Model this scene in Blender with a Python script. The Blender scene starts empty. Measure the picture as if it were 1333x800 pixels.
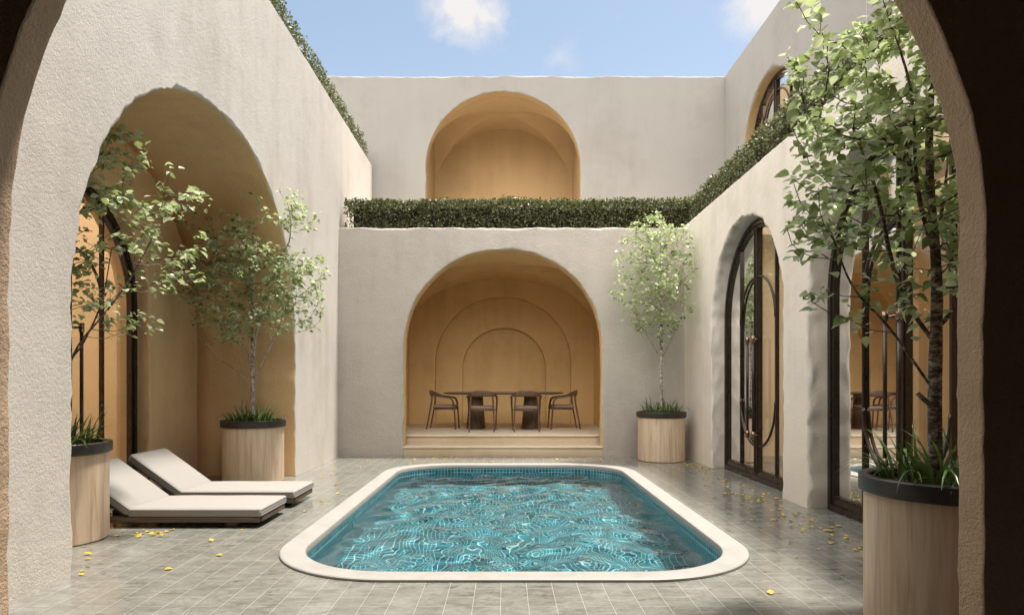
import bpy, bmesh, math, random
from mathutils import Vector, Matrix, noise
import numpy as np

S = bpy.context.scene
COL = S.collection
R = math.radians
PI = math.pi

# ------------------------------------------------------------------ scene helpers
def props(o, label=None, cat=None, group=None, kind=None):
    if label: o['label'] = label
    if cat: o['category'] = cat
    if group: o['group'] = group
    if kind: o['kind'] = kind
    return o

def empty(name, loc, label, cat, group=None, rz=0.0):
    o = bpy.data.objects.new(name, None)
    COL.objects.link(o)
    o.location = loc
    o.rotation_euler = (0, 0, rz)
    o.empty_display_size = 0.2
    return props(o, label, cat, group)

def link(name, me, mats, parent=None, loc=None):
    o = bpy.data.objects.new(name, me)
    COL.objects.link(o)
    if not isinstance(mats, (list, tuple)): mats = [mats]
    for m in mats: me.materials.append(m)
    if parent is not None: o.parent = parent
    if loc is not None: o.location = loc
    return o

def copy_tree(o, parent=None):
    c = o.copy(); COL.objects.link(c)
    if parent is not None: c.parent = parent
    for ch in [x for x in COL.objects if x.parent == o]:
        copy_tree(ch, c)
    return c

class MB:
    """collects verts / faces, then links ONE mesh object"""
    def __init__(s): s.v = []; s.f = []; s.m = []; s.s = []
    def add(s, vs, fs, mat=0, smooth=False):
        b = len(s.v); s.v += [tuple(p) for p in vs]
        for f in fs:
            s.f.append(tuple(b + i for i in f)); s.m.append(mat); s.s.append(smooth)
    def box(s, x0, x1, y0, y1, z0, z1, mat=0):
        vs = [(x, y, z) for z in (z0, z1) for y in (y0, y1) for x in (x0, x1)]
        s.add(vs, [(0,2,3,1),(4,5,7,6),(0,1,5,4),(2,6,7,3),(0,4,6,2),(1,3,7,5)], mat)
    def bevbox(s, x0, x1, y0, y1, z0, z1, r=0.01, seg=2, mat=0, smooth=True):
        bm = bmesh.new(); bmesh.ops.create_cube(bm, size=1)
        for v in bm.verts:
            v.co = Vector(((x0+x1)/2+v.co.x*(x1-x0), (y0+y1)/2+v.co.y*(y1-y0), (z0+z1)/2+v.co.z*(z1-z0)))
        bmesh.ops.bevel(bm, geom=bm.edges[:], offset=r, segments=seg, affect='EDGES', profile=0.5)
        bm.verts.index_update()
        s.add([v.co[:] for v in bm.verts], [[v.index for v in f.verts] for f in bm.faces], mat, smooth)
        bm.free()
    def tube(s, pts, rads, n=8, mat=0, cap=True, up=None):
        """pts: path; rads: radius or (a,b) per point; up: fixed second axis for flat sections"""
        pts = [Vector(p) for p in pts]; k = len(pts)
        if not isinstance(rads, list): rads = [rads]*k
        vs = []; prev = None
        for i, p in enumerate(pts):
            t = (pts[min(i+1, k-1)] - pts[max(i-1, 0)]).normalized()
            if up is not None:
                a = t.cross(Vector(up)).normalized(); b = a.cross(t).normalized()
            else:
                if prev is None:
                    h = Vector((0, 0, 1)) if abs(t.z) < .9 else Vector((1, 0, 0))
                    a = t.cross(h).normalized()
                else:
                    a = (prev - t*prev.dot(t)).normalized()
                b = t.cross(a); prev = a
            r = rads[i]; ra, rb = r if isinstance(r, tuple) else (r, r)
            for j in range(n):
                q = 2*PI*j/n
                vs.append(p + a*(ra*math.cos(q)) + b*(rb*math.sin(q)))
        fs = []
        for i in range(k-1):
            for j in range(n):
                fs.append((i*n+j, i*n+(j+1) % n, (i+1)*n+(j+1) % n, (i+1)*n+j))
        if cap:
            fs.append(tuple(range(n))[::-1]); fs.append(tuple((k-1)*n+j for j in range(n)))
        s.add(vs, fs, mat, True)
    def lathe(s, prof, n=48, mat=0, smooth=True, c=(0, 0)):
        k = len(prof)
        vs = [(c[0]+r*math.cos(2*PI*j/n), c[1]+r*math.sin(2*PI*j/n), z) for r, z in prof for j in range(n)]
        fs = [(i*n+j, i*n+(j+1) % n, (i+1)*n+(j+1) % n, (i+1)*n+j) for i in range(k-1) for j in range(n)]
        s.add(vs, fs, mat, smooth)
    def mesh(s, name):
        me = bpy.data.meshes.new(name); me.from_pydata(s.v, [], s.f)
        me.polygons.foreach_set('material_index', s.m)
        me.polygons.foreach_set('use_smooth', s.s)
        me.update(); return me
    def build(s, name, mats, parent=None, loc=None):
        return link(name, s.mesh(name), mats, parent, loc)

def smooth_path(pts, sub=6):
    P = [Vector(p) for p in pts]; out = []
    for i in range(len(P)-1):
        p0 = P[max(i-1, 0)]; p1 = P[i]; p2 = P[i+1]; p3 = P[min(i+2, len(P)-1)]
        for j in range(sub):
            t = j/sub
            out.append(0.5*((2*p1)+(p2-p0)*t+(2*p0-5*p1+4*p2-p3)*t*t+(3*p1-p0-3*p2+p3)*t**3))
    out.append(P[-1]); return out

def sharpen(o, ang=35):
    """flat/smooth split by angle, no bpy.ops"""
    me = o.data
    bm = bmesh.new(); bm.from_mesh(me)
    for e in bm.edges:
        e.smooth = not (len(e.link_faces) == 2 and e.calc_face_angle(0) > R(ang))
    bm.to_mesh(me); bm.free()

# ------------------------------------------------------------------ materials
class NT:
    def __init__(s, name):
        s.mat = bpy.data.materials.new(name); s.mat.use_nodes = True
        s.t = s.mat.node_tree; s.t.nodes.clear()
        s.out = s.t.nodes.new('ShaderNodeOutputMaterial')
    def n(s, typ, ins=None, **kw):
        nd = s.t.nodes.new('ShaderNode'+typ)
        for k, v in kw.items(): setattr(nd, k, v)
        for k, v in (ins or {}).items(): s.set(nd, k, v)
        return nd
    def set(s, nd, k, v):
        i = nd.inputs[k]
        if isinstance(v, bpy.types.NodeSocket): s.t.links.new(v, i)
        elif isinstance(v, tuple) and len(v) == 3 and i.type == 'RGBA': i.default_value = (*v, 1)
        else: i.default_value = v
    def math(s, op, a, b=0.0, clamp=False):
        nd = s.n('Math', operation=op, use_clamp=clamp)
        s.set(nd, 0, a); s.set(nd, 1, b); return nd.outputs[0]
    def mix(s, f, a, b, blend='MIX'):
        nd = s.n('Mix', data_type='RGBA', blend_type=blend)
        s.set(nd, 0, f); s.set(nd, 6, a); s.set(nd, 7, b); return nd.outputs[2]
    def ramp(s, f, stops):
        nd = s.n('ValToRGB', {'Fac': f}); el = nd.color_ramp.elements
        while len(el) < len(stops): el.new(0.5)
        for e, (p, c) in zip(el, stops):
            e.position = p; e.color = (*c, 1) if isinstance(c, tuple) else (c, c, c, 1)
        return nd.outputs[0]
    def noise(s, vec, scale, detail=4, rough=.55, dist=0):
        return s.n('TexNoise', {'Vector': vec, 'Scale': scale, 'Detail': detail, 'Roughness': rough, 'Distortion': dist}).outputs['Fac']
    def bump(s, h, strength, dist, normal=None):
        ins = {'Height': h, 'Strength': strength, 'Distance': dist}
        if normal is not None: ins['Normal'] = normal
        return s.n('Bump', ins).outputs[0]
    def pos(s): return s.n('NewGeometry').outputs['Position']
    def obj(s): return s.n('TexCoord').outputs['Object']
    def scale(s, vec, sc):
        return s.n('Mapping', {'Vector': vec, 'Scale': sc}).outputs[0]
    def principled(s, **kw):
        b = s.n('BsdfPrincipled')
        for k, v in kw.items(): s.set(b, k.replace('_', ' '), v)
        s.t.links.new(b.outputs[0], s.out.inputs[0]); return b

def plaster(name, col, grain=1.0, var=.06):
    t = NT(name); p = t.pos()
    big = t.noise(p, .7, 5, .6, .3)
    streak = t.noise(t.scale(p, (2.2, 2.2, .22)), 1.6, 4, .6)
    mid = t.noise(p, 5, 5, .65)
    c = tuple(col)
    dk = tuple(x*(1-2.2*var)*(.97, .955, .93)[i] for i, x in enumerate(c)); lt = tuple(min(1, x*(1+var)) for x in c)
    f = t.math('ADD', t.math('MULTIPLY', big, .5), t.math('ADD', t.math('MULTIPLY', streak, .3), t.math('MULTIPLY', mid, .2)))
    base = t.ramp(f, [(.36, dk), (.5, c), (.64, lt)])
    fine = t.noise(p, 110, 3, .6)
    base = t.mix(t.math('MULTIPLY', t.ramp(fine, [(.32, 1.0), (.46, 0.0)]), .12+.10*grain), base, tuple(x*.6 for x in c))
    g1 = t.noise(p, 46, 5, .66)
    g2 = t.noise(p, 9, 3, .5)
    g3 = t.noise(p, 2.2, 2, .5)
    h = t.math('ADD', t.math('MULTIPLY', g1, .62), t.math('ADD', t.math('MULTIPLY', g2, .28), t.math('MULTIPLY', g3, .9)))
    h = t.math('ADD', h, t.math('MULTIPLY', fine, .26))
    t.principled(Base_Color=base, Roughness=.92, Normal=t.bump(h, .75, .022*grain)).inputs['Specular IOR Level'].default_value = .2
    return t.mat

M = {}
M['plaster'] = plaster('cream_plaster', (.60, .56, .51), .5)
M['plaster_rough'] = plaster('rough_plaster', (.50, .455, .408), 2.6)
M['plaster_smooth'] = plaster('smooth_plaster', (.305, .29, .274), .4, .04)
M['ochre'] = plaster('ochre_plaster', (.82, .59, .30), 1.4)
M['ochre_smooth'] = plaster('ochre_smooth_plaster', (.46, .32, .17), .5, .04)
M['ochre_warm'] = plaster('warm_ochre_plaster', (.76, .53, .295), 1.3)
M['room'] = plaster('room_plaster', (.74, .56, .34), .5, .05)
M['terrace'] = plaster('terrace_screed', (.74, .69, .60), .4)
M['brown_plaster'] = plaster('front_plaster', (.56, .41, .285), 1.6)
M['plaster_beige'] = plaster('beige_plaster', (.74, .675, .59), .6)

def tiles():
    t = NT('paving_tiles'); p = t.pos()
    sx = t.n('SeparateXYZ', {'Vector': p})
    v = t.n('CombineXYZ', {'X': t.math('ADD', sx.outputs['Y'], .063), 'Y': t.math('ADD', sx.outputs['X'], .028)}).outputs[0]
    b = t.n('TexBrick', {'Vector': v, 'Color1': (0, 0, 0), 'Color2': (1, 1, 1), 'Mortar': (.5, .5, .5), 'Scale': 1.0,
                         'Mortar Size': .0018, 'Mortar Smooth': .25, 'Bias': 0.0, 'Brick Width': .324, 'Row Height': .162}, offset=.5)
    tile = b.outputs['Color']; mort = b.outputs['Fac']
    cl = t.noise(t.scale(p, (1.0, 1.6, 1.0)), 5.5, 6, .68, .6)
    sm = t.noise(t.scale(p, (2.5, 6.0, 1.0)), 2.6, 5, .7, .4)
    rnd = t.n('TexWhiteNoise', {'Vector': tile}, noise_dimensions='3D').outputs['Value']
    c = t.ramp(cl, [(.30, (.108, .111, .098)), (.5, (.205, .209, .190)), (.72, (.29, .294, .272))])
    c2 = t.noise(t.scale(p, (1.0, 2.2, 1.0)), 26, 5, .75)
    c = t.mix(t.math('MULTIPLY', t.ramp(c2, [(.42, 1.0), (.56, 0.0)]), .45), c, (.10, .10, .085))
    c = t.mix(t.math('MULTIPLY', tile, .42), c, (.150, .148, .128))
    smf = t.math('MULTIPLY', t.ramp(sm, [(.54, 0.0), (.70, 1.0)]), t.math('GREATER_THAN', tile, .42))
    c = t.mix(t.math('MULTIPLY', smf, .85), c, (.062, .055, .043))
    warm = t.noise(p, 1.3, 3, .5)
    c = t.mix(t.math('MULTIPLY', t.ramp(warm, [(.45, 0.0), (.65, 1.0)]), .25), c, (.225, .208, .178))
    c = t.mix(t.math('MULTIPLY', mort, .62), c, (.36, .35, .31))
    rough = t.math('ADD', t.math('MULTIPLY', t.noise(p, 9, 5, .7), .26), t.math('ADD', .04, t.math('MULTIPLY', mort, .4)))
    h = t.math('SUBTRACT', t.math('ADD', t.math('MULTIPLY', t.noise(p, 5, 3, .5), .6), t.math('MULTIPLY', tile, .35)), t.math('MULTIPLY', mort, .7))
    h = t.math('ADD', h, t.math('MULTIPLY', t.noise(p, 70, 3, .6), .10))
    t.principled(Base_Color=c, Roughness=rough, Normal=t.bump(h, .32, .0045)).inputs['Specular IOR Level'].default_value = .5
    return t.mat
M['tiles'] = tiles()

def mosaic():
    t = NT('pool_mosaic'); uv = t.n('UVMap').outputs[0]
    b = t.n('TexBrick', {'Vector': uv, 'Color1': (0, 0, 0), 'Color2': (1, 1, 1), 'Mortar': (.5, .5, .5), 'Scale': 1.0,
                         'Mortar Size': .0030, 'Mortar Smooth': .1, 'Bias': 0.0, 'Brick Width': .05, 'Row Height': .05}, offset=0)
    c = t.ramp(b.outputs['Color'], [(0, (.003, .068, .10)), (.5, (.006, .135, .175)), (1, (.018, .225, .275))])
    big = t.noise(uv, 2, 3, .5)
    c = t.mix(t.math('MULTIPLY', big, .25), c, (.006, .12, .165))
    c = t.mix(b.outputs['Fac'], c, (.40, .58, .60))
    t.principled(Base_Color=c, Roughness=.3)
    return t.mat
M['mosaic'] = mosaic()

def simple(name, col, rough=.5, metal=0.0, var=.12, scale=20, bump=.0, bdist=.003, stretch=(1, 1, 1), spec=.5):
    t = NT(name); o = t.scale(t.obj(), stretch)
    n = t.noise(o, scale, 5, .6)
    c = t.ramp(n, [(.3, tuple(x*(1-var*2) for x in col)), (.5, col), (.7, tuple(min(1, x*(1+var)) for x in col))])
    kw = dict(Base_Color=c, Roughness=t.math('ADD', rough-.08, t.math('MULTIPLY', n, .16)), Metallic=metal)
    if bump: kw['Normal'] = t.bump(t.noise(o, scale*3, 4, .6), bump, bdist)
    t.principled(**kw).inputs['Specular IOR Level'].default_value = spec
    return t.mat

def wood(name, lo, mid, hi, rough=.5, vertical=True, sc=1.0):
    t = NT(name); o = t.obj()
    a = t.scale(o, (9*sc, 9*sc, .55*sc) if vertical else (.8*sc, 9*sc, 9*sc))
    n = t.noise(a, 2.2, 6, .62, .9)
    f = t.noise(t.scale(o, (70*sc, 70*sc, 2.0*sc) if vertical else (2.5*sc, 70*sc, 70*sc)), 2.2, 3, .6)
    m = t.math('ADD', t.math('MULTIPLY', n, .72), t.math('MULTIPLY', f, .28))
    c = t.ramp(m, [(.34, lo), (.5, mid), (.64, hi)])
    t.principled(Base_Color=c, Roughness=rough, Normal=t.bump(m, .25, .003))
    return t.mat
M['oak'] = wood('pale_oak', (.44, .315, .20), (.61, .47, .335), (.68, .555, .42), .5)
M['walnut'] = wood('walnut', (.065, .036, .022), (.115, .065, .04), (.17, .10, .065), .42, True, 2)
M['slat_wood'] = wood('dark_teak', (.055, .038, .027), (.10, .07, .05), (.16, .115, .085), .55, False)
M['rim'] = simple('dark_rim', (.032, .024, .02), .42, 0, .2, 14, .1, .002)
M['soil'] = simple('potting_soil', (.035, .024, .016), .95, 0, .4, 40, .9, .02)
M['bronze'] = simple('dark_bronze', (.055, .040, .031),   .28, .55, .1, 9, .12, .002, (1, 1, .25))
M['handle'] = simple('handle_metal', (.24, .165, .12), .25, 1.0, .1, 12)
M['coping'] = simple('coping_stone', (.29, .28, .262), .55, 0, .05, 6, .15, .002)
M['step'] = plaster('step_stone', (.58, .47, .33), .35, .05)
M['nosing'] = plaster('step_nosing', (.66, .57, .44), .25, .04)

def fabric(name, col):
    t = NT(name); o = t.obj()
    wv = t.n('TexWave', {'Vector': o, 'Scale': 95.0, 'Distortion': .6, 'Detail': 2.0}, bands_direction='X').outputs['Fac']
    wv2 = t.n('TexWave', {'Vector': o, 'Scale': 95.0, 'Distortion': .6, 'Detail': 2.0}, bands_direction='Y').outputs['Fac']
    w = t.math('ADD', t.math('MULTIPLY', wv, .5), t.math('MULTIPLY', wv2, .5))
    n = t.noise(o, 7, 4, .6)
    c = t.mix(t.math('MULTIPLY', w, .25), tuple(col), tuple(x*.8 for x in col))
    c = t.mix(t.math('MULTIPLY', n, .2), c, tuple(x*.85 for x in col))
    h = t.math('ADD', t.math('MULTIPLY', w, .2), t.math('MULTIPLY', n, .9))
    t.principled(Base_Color=c, Roughness=.9, Normal=t.bump(h, .35, .006)).inputs['Specular IOR Level'].default_value = .15
    return t.mat
M['cushion'] = fabric('linen_cushion', (.31, .298, .28))
M['seat'] = fabric('seat_fabric', (.27, .205, .16))

def leaf_mat(name, cols, trans=.35, gloss=.35):
    t = NT(name)
    rnd = t.n('NewGeometry').outputs['Random Per Island']
    k = len(cols)
    c = t.ramp(rnd, [(i/(k-1), x) for i, x in enumerate(cols)])
    b = t.n('BsdfPrincipled', {'Base Color': c, 'Roughness': gloss})
    tr = t.n('BsdfTranslucent', {'Color': t.mix(.35, c, (.34, .42, .08))})
    mx = t.n('MixShader', {0: trans, 1: b.outputs[0], 2: tr.outputs[0]})
    t.t.links.new(mx.outputs[0], t.out.inputs[0])
    return t.mat
M['leaf'] = leaf_mat('birch_leaf', [(.14, .20, .07), (.36, .44, .21), (.54, .61, .39), (.66, .70, .54)], .45, .30)
M['hedge'] = leaf_mat('hedge_leaf', [(.02, .026, .010), (.065, .072, .028), (.125, .132, .058), (.21, .205, .105)], .2, .45)
M['grass'] = leaf_mat('grass_blade', [(.03, .065, .015), (.055, .11, .025), (.09, .16, .04), (.12, .19, .055)], .25, .3)
M['fallen'] = leaf_mat('yellow_leaf', [(.40, .22, .03), (.55, .40, .07), (.64, .54, .14), (.64, .60, .22)], .2, .5)
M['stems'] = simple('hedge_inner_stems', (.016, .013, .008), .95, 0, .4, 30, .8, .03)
M['twig'] = simple('hedge_twig', (.14, .10, .07), .9)

def bark(name, light, dark, amount):
    t = NT(name); o = t.obj()
    n1 = t.noise(t.scale(o, (1, 1, 2.2)), 13, 5, .7, .5)
    n2 = t.noise(t.scale(o, (1, 1, 3.5)), 38, 4, .7)
    m = t.math('ADD', t.math('MULTIPLY', n1, .6), t.math('MULTIPLY', n2, .4))
    c = t.ramp(m, [(amount-.04, dark), (amount+.03, tuple(.5*(a+b) for a, b in zip(light, dark))), (amount+.08, light)])
    t.principled(Base_Color=c, Roughness=.8, Normal=t.bump(m, .8, .008))
    return t.mat
M['bark_white'] = bark('birch_bark', (.50, .45, .40), (.045, .035, .03), .46)
M['bark_dark'] = bark('dark_bark', (.36, .30, .25), (.035, .025, .019), .51)

def glass():
    t = NT('door_glass')
    lw = t.n('Fresnel', {'IOR': 1.5}).outputs[0]
    f = t.math('MULTIPLY', lw, 1.35, True)
    tr = t.n('BsdfTransparent', {'Color': (.93, .93, .91)})
    gl = t.n('BsdfGlossy', {'Color': (1, 1, 1), 'Roughness': .015})
    mx = t.n('MixShader', {0: f, 1: tr.outputs[0], 2: gl.outputs[0]})
    t.t.links.new(mx.outputs[0], t.out.inputs[0])
    return t.mat
M['glass'] = glass()

def water():
    t = NT('pool_water')
    t.principled(Base_Color=(.80, .97, 1.0), Roughness=0.0, IOR=1.33, Transmission_Weight=1.0)
    return t.mat
M['water'] = water()

# ------------------------------------------------------------------ walls with rounded, hand plastered openings
def n1(x, s): return noise.noise((x, s*7.31+1.7, s*3.17))
def n3(x, y, z): return noise.noise((x, y, z))

class Op:
    """an arched opening that reaches the bottom edge of its wall"""
    def __init__(s, cx, hw, spring, rise, e=2.0, wob=.02, r=.035, mat=0, lump=.0, fade=.25):
        s.cx, s.hw, s.spring, s.rise, s.e, s.wob, s.r, s.mat, s.lump, s.fade = cx, hw, spring, rise, e, wob, r, mat, lump, fade
    def path(s, zb, seed):
        P = []
        nj = max(6, int((s.spring-zb)/.07))
        for i in range(nj): P.append((-s.hw, zb+(s.spring-zb)*i/nj))
        na = max(40, int(PI*s.hw/.06))
        for i in range(na+1):
            a = PI-PI*i/na; c, sn = math.cos(a), math.sin(a)
            P.append((math.copysign(abs(c)**(2/s.e), c)*s.hw, s.spring+abs(sn)**(2/s.e)*s.rise))
        for i in range(1, nj+1): P.append((s.hw, s.spring-(s.spring-zb)*i/nj))
        out = []; L = 0
        for i, (u, z) in enumerate(P):
            a = P[max(i-1, 0)]; b = P[min(i+1, len(P)-1)]
            tx, tz = b[0]-a[0], b[1]-a[1]; l = math.hypot(tx, tz) or 1
            nx, nz = -tz/l, tx/l
            if i: L += math.hypot(u-P[i-1][0], z-P[i-1][1])
            w = s.wob*(.9*n1(L*1.3, seed)+.5*n1(L*4.3, seed+11)+.28*n1(L*13, seed+23))+s.wob*1.6*max(0, n1(L*7.7, seed+51)-.30)
            out.append((s.cx+u+nx*w, z+nz*w, nx, nz, s.r*max(.22, .8+.9*n1(L*3.3, seed+31)+.8*n1(L*14, seed+41)+2.2*max(0, n1(L*6.1, seed+61)-.28)), s.mat, s.lump, s.fade))
        return out

def wall_solid(name, mp, u0, u1, zb, zt, T, ops=(), top=(.0, .0), mats=None, seed=1, parent=None, depth_steps=10):
    """closed wall solid; mp(u,z,w) -> world, w = depth behind the face"""
    loop = [(u0, zb, 0, 0, 0, 0, 0, 1)]
    for k, o in enumerate(sorted(ops, key=lambda o: o.cx)):
        loop += o.path(zb, seed+k*3.7)
    loop.append((u1, zb, 0, 0, 0, 0, 0, 1))
    nt = max(2, int((u1-u0)/.06)) if top[1] > 0 else 1
    for i in range(nt+1):
        u = u1+(u0-u1)*i/nt
        if top[1] > 0:
            w = top[0]*(n1(u*1.3, seed+5)+.8*n1(u*4.5, seed+6)+.5*n1(u*11, seed+8))
            loop.append((u, zt+w, 0, -1, top[1]*max(.3, 1+1.2*n1(u*3, seed+9)+.6*n1(u*9, seed+3)), 0, .008, .3))
        else:
            loop.append((u, zt, 0, -1, .012, 0, 0, 1))
    N = len(loop)
    rings = []
    for a in (0, 22.5, 45, 67.5, 90):
        a = R(a); ring = []
        for (u, z, nx, nz, r, m, lp, fd) in loop:
            off = r*(1-math.sin(a)); d = (r or .02)*(1-math.cos(a))
            ring.append((u+nx*off, z+nz*off, d, nx, nz, lp, fd))
        rings.append(ring)
    base = rings[-1]
    for k in range(1, depth_steps+1):
        f = (k/depth_steps)**1.5
        rings.append([(q[0], q[1], q[2]+(T-q[2])*f, *q[3:]) for q in base])
    vs = []
    for ri, ring in enumerate(rings):
        for (u, z, d, nx, nz, lp, fd) in ring:
            if lp and ri > 0:
                g = lp*(n3(u*6, z*6, d*5+seed)+.7*n3(u*15, z*15, d*12+seed))*math.exp(-d/fd)*min(1, ri/3)
                u += nx*g; z += nz*g
            vs.append(mp(u, z, d))
    mb = MB(); mb.add(vs, [])
    for i in range(len(rings)-1):
        for j in range(N):
            j2 = (j+1) % N
            mt = max(loop[j][5], 0) if loop[j][5] == loop[j2][5] else 0
            if i < 3: mt = 0
            round_ = loop[j][4] > 0 and loop[j2][4] > 0
            mb.f.append((i*N+j, i*N+j2, (i+1)*N+j2, (i+1)*N+j)); mb.m.append(mt); mb.s.append(round_)
    me = mb.mesh(name)
    bm = bmesh.new(); bm.from_mesh(me); bm.verts.ensure_lookup_table()
    for ri in (0, len(rings)-1):
        ed = []
        for j in range(N):
            e = bm.edges.get((bm.verts[ri*N+j], bm.verts[ri*N+(j+1) % N]))
            if e: ed.append(e)
        res = bmesh.ops.triangle_fill(bm, use_beauty=True, use_dissolve=False, edges=ed)
        for f in res['geom']:
            if isinstance(f, bmesh.types.BMFace): f.smooth = False; f.material_index = 0
    bmesh.ops.recalc_face_normals(bm, faces=bm.faces[:])
    bm.to_mesh(me); bm.free()
    return link(name, me, mats or [M['plaster']], parent)

# frames of the four courtyard sides: u runs along the wall, w goes into it
XL, XR, YB, YU = -2.88, 3.09, 11.40, 14.30
mL = lambda u, z, w: (XL-w, u, z)
mR = lambda u, z, w: (XR+w, u, z)
mB = lambda u, z, w: (u, YB+w, z)
mU = lambda u, z, w: (u, YU+w, z)
mRU = lambda u, z, w: (4.75+w, u, z)
mAL = lambda u, z, w: (-4.228-w, u, z)
mF = lambda u, z, w: (u, 3.0-w, z)       # face towards the pool
ZT = 3.95                                # lower parapets

# ---- left wall
lw = wall_solid('plaster_wall', mL, 3.02, 14.28, -.06, 5.95, 1.35,
                [Op(6.73, 2.335, 1.72, 2.30, 2.12, .021, .028, 1, .014, .22)], (0.0, .012),
                [M['plaster'], M['ochre_warm']], 3)
props(lw, 'tall cream plaster wall with one wide arched recess behind the loungers', 'wall', kind='thing')
alw = wall_solid('recess_wall', mAL, 4.2, 9.3, -.06, 5.94, .40,
                 [Op(6.59, 1.27, 2.16, 1.27, 2, .012, .03, 0, .012, .2)], (0, 0), [M['ochre_warm']], 14, lw)
# room behind the glazed door of the recess, roof left off to brighten it
mb = MB()
mb.box(-8.3, -8.1, 3.4, 10.2, -.06, 5.9); mb.box(-8.1, -4.64, 3.4, 3.6, -.06, 5.9); mb.box(-8.1, -4.64, 9.7, 9.9, -.06, 5.9)
mb.build('room_lining', M['room'], lw)

# ---- right wall (ground floor) with two glazed doors
DOOR_HW, DOOR_SP = 1.27, 2.16
rw = wall_solid('plaster_wall', mR, 3.02, 14.0, -.06, ZT+.03, .42,
                [Op(5.48, DOOR_HW, DOOR_SP, 1.27, 2, .016, .038, 0, .038, .3),
                 Op(8.65, DOOR_HW, DOOR_SP, 1.27, 2, .016, .038, 0, .038, .3)], (0.004, .015),
                [M['plaster_beige'], M['ochre']], 27)
props(rw, 'beige plaster wall with two tall arched glass doors, hedge along its top', 'wall', kind='thing')
mb = MB()
mb.box(7.2, 7.4, 2.9, 11.9, -.06, 3.9); mb.box(3.53, 7.2, 2.9, 3.1, -.06, 3.9); mb.box(3.53, 7.2, 11.5, 11.7, -.06, 3.9)
mb.box(4.73, 5.15, 2.9, 11.9, 3.70, 3.90)  # roof left open around these slabs so added daylight brightens the room
mb.box(3.53, 3.62, 3.1, 11.5, 3.72, 3.9)
for y in (3.1, 6.9, 10.9): mb.box(3.62, 4.73, y, y+.6, 3.72, 3.9)
mb.build('room_lining', M['room'], rw)

# ---- lower back wall with the dining alcove
bw = wall_solid('plaster_wall', mB, -2.895, 3.105, -.06, ZT, .30,
                [Op(-.04, 1.71, 1.88, 1.70, 2.05, .012, .036, 1, .016, .15)], (.012, .035),
                [M['plaster_rough'], M['ochre']], 41)
props(bw, 'low grey beige stucco wall with arched dining alcove behind the pool', 'wall', kind='thing')

def groin(name, cx, a, y0, y1, zf, c, rise, parent, mat, nx=64, ny=64, back=True):
    """groin vaulted bay: two crossing barrels on four upright walls"""
    ym, b = (y0+y1)/2, (y1-y0)/2
    mb = MB(); vs = []
    for j in range(ny+1):
        v = -math.cos(PI*j/ny)
        for i in range(nx+1):
            u = -math.cos(PI*i/nx)
            h = max(math.sqrt(max(0, 1-u*u)), math.sqrt(max(0, 1-v*v)))
            vs.append((cx+u*a, ym+v*b, c+rise*h))
    fs = [(j*(nx+1)+i, (j+1)*(nx+1)+i, (j+1)*(nx+1)+i+1, j*(nx+1)+i+1) for j in range(ny) for i in range(nx)]
    mb.add(vs, fs, 0, True)
    for sx in (-1, 1):      # side walls with their lunettes
        vs = [(cx+sx*a, ym-b, zf), (cx+sx*a, ym+b, zf)]
        vs += [(cx+sx*a, ym+b*math.cos(PI*k/40), c+rise*math.sin(PI*k/40)) for k in range(41)]
        mb.add(vs, [tuple(range(len(vs)))])
    if back:
        vs = [(cx+a, y1, zf), (cx-a, y1, zf)]
        vs += [(cx-a*math.cos(PI*k/40), y1, c+rise*math.sin(PI*k/40)) for k in range(41)]
        mb.add(vs, [tuple(range(len(vs)))])
    o = mb.build(name, mat, parent)
    me = o.data; bm = bmesh.new(); bm.from_mesh(me)
    bmesh.ops.remove_doubles(bm, verts=bm.verts[:], dist=1e-5)
    for e in bm.edges:
        e.smooth = not (len(e.link_faces) == 2 and e.calc_face_angle(0) > R(9))
    bm.to_mesh(me); bm.free()
    return o
groin('vault', -.09, 2.08, 11.69, 14.88, -.05, 2.40, 1.20, bw, M['ochre'], back=False)
# stepped blind arches on the alcove's back wall
mk = lambda w0: (lambda u, z, w: (u, w0+w, z))
wall_solid('blind_arch', mk(14.87), -2.6, 2.4, -.06, 3.72, .18, [Op(-.05, 1.53, 1.72, 1.49, 2, .012, .012, 0, 0)], (0, 0), [M['ochre']], 52, bw, 3)
wall_solid('blind_arch', mk(15.052), -2.5, 2.3, -.06, 3.70, .15, [Op(-.03, .95, 1.58, .94, 2, .01, .010, 0, 0)], (0, 0), [M['ochre']], 57, bw, 3)
mb = MB(); mb.box(-2.6, 2.4, 15.204, 15.4, -.06, 3.7); mb.build('alcove_back', M['ochre'], bw)

# ---- steps of the alcove
st = empty('steps', (-.04, 11.45, 0), 'two wide pale stone steps leading up into the dining alcove', 'steps')
o = Vector(st.location)
def sbox(name, x0, x1, y0, y1, z0, z1, mat, r=.008):
    m_ = MB(); m_.bevbox(x0-o.x, x1-o.x, y0-o.y, y1-o.y, z0, z1, r, 2); return m_.build(name, mat, st)
sbox('riser', -1.765, 1.685, 11.415, 11.80, -.02, .143, M['step'])
sbox('tread', -1.772, 1.692, 11.392, 11.80, .145, .172, M['nosing'])
sbox('riser', -2.16, 1.98, 11.78, 15.198, .0, .312, M['step'])
sbox('platform', -2.155, 1.975, 11.755, 15.198, .314, .342, M['nosing'])
PZ = .342

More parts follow.
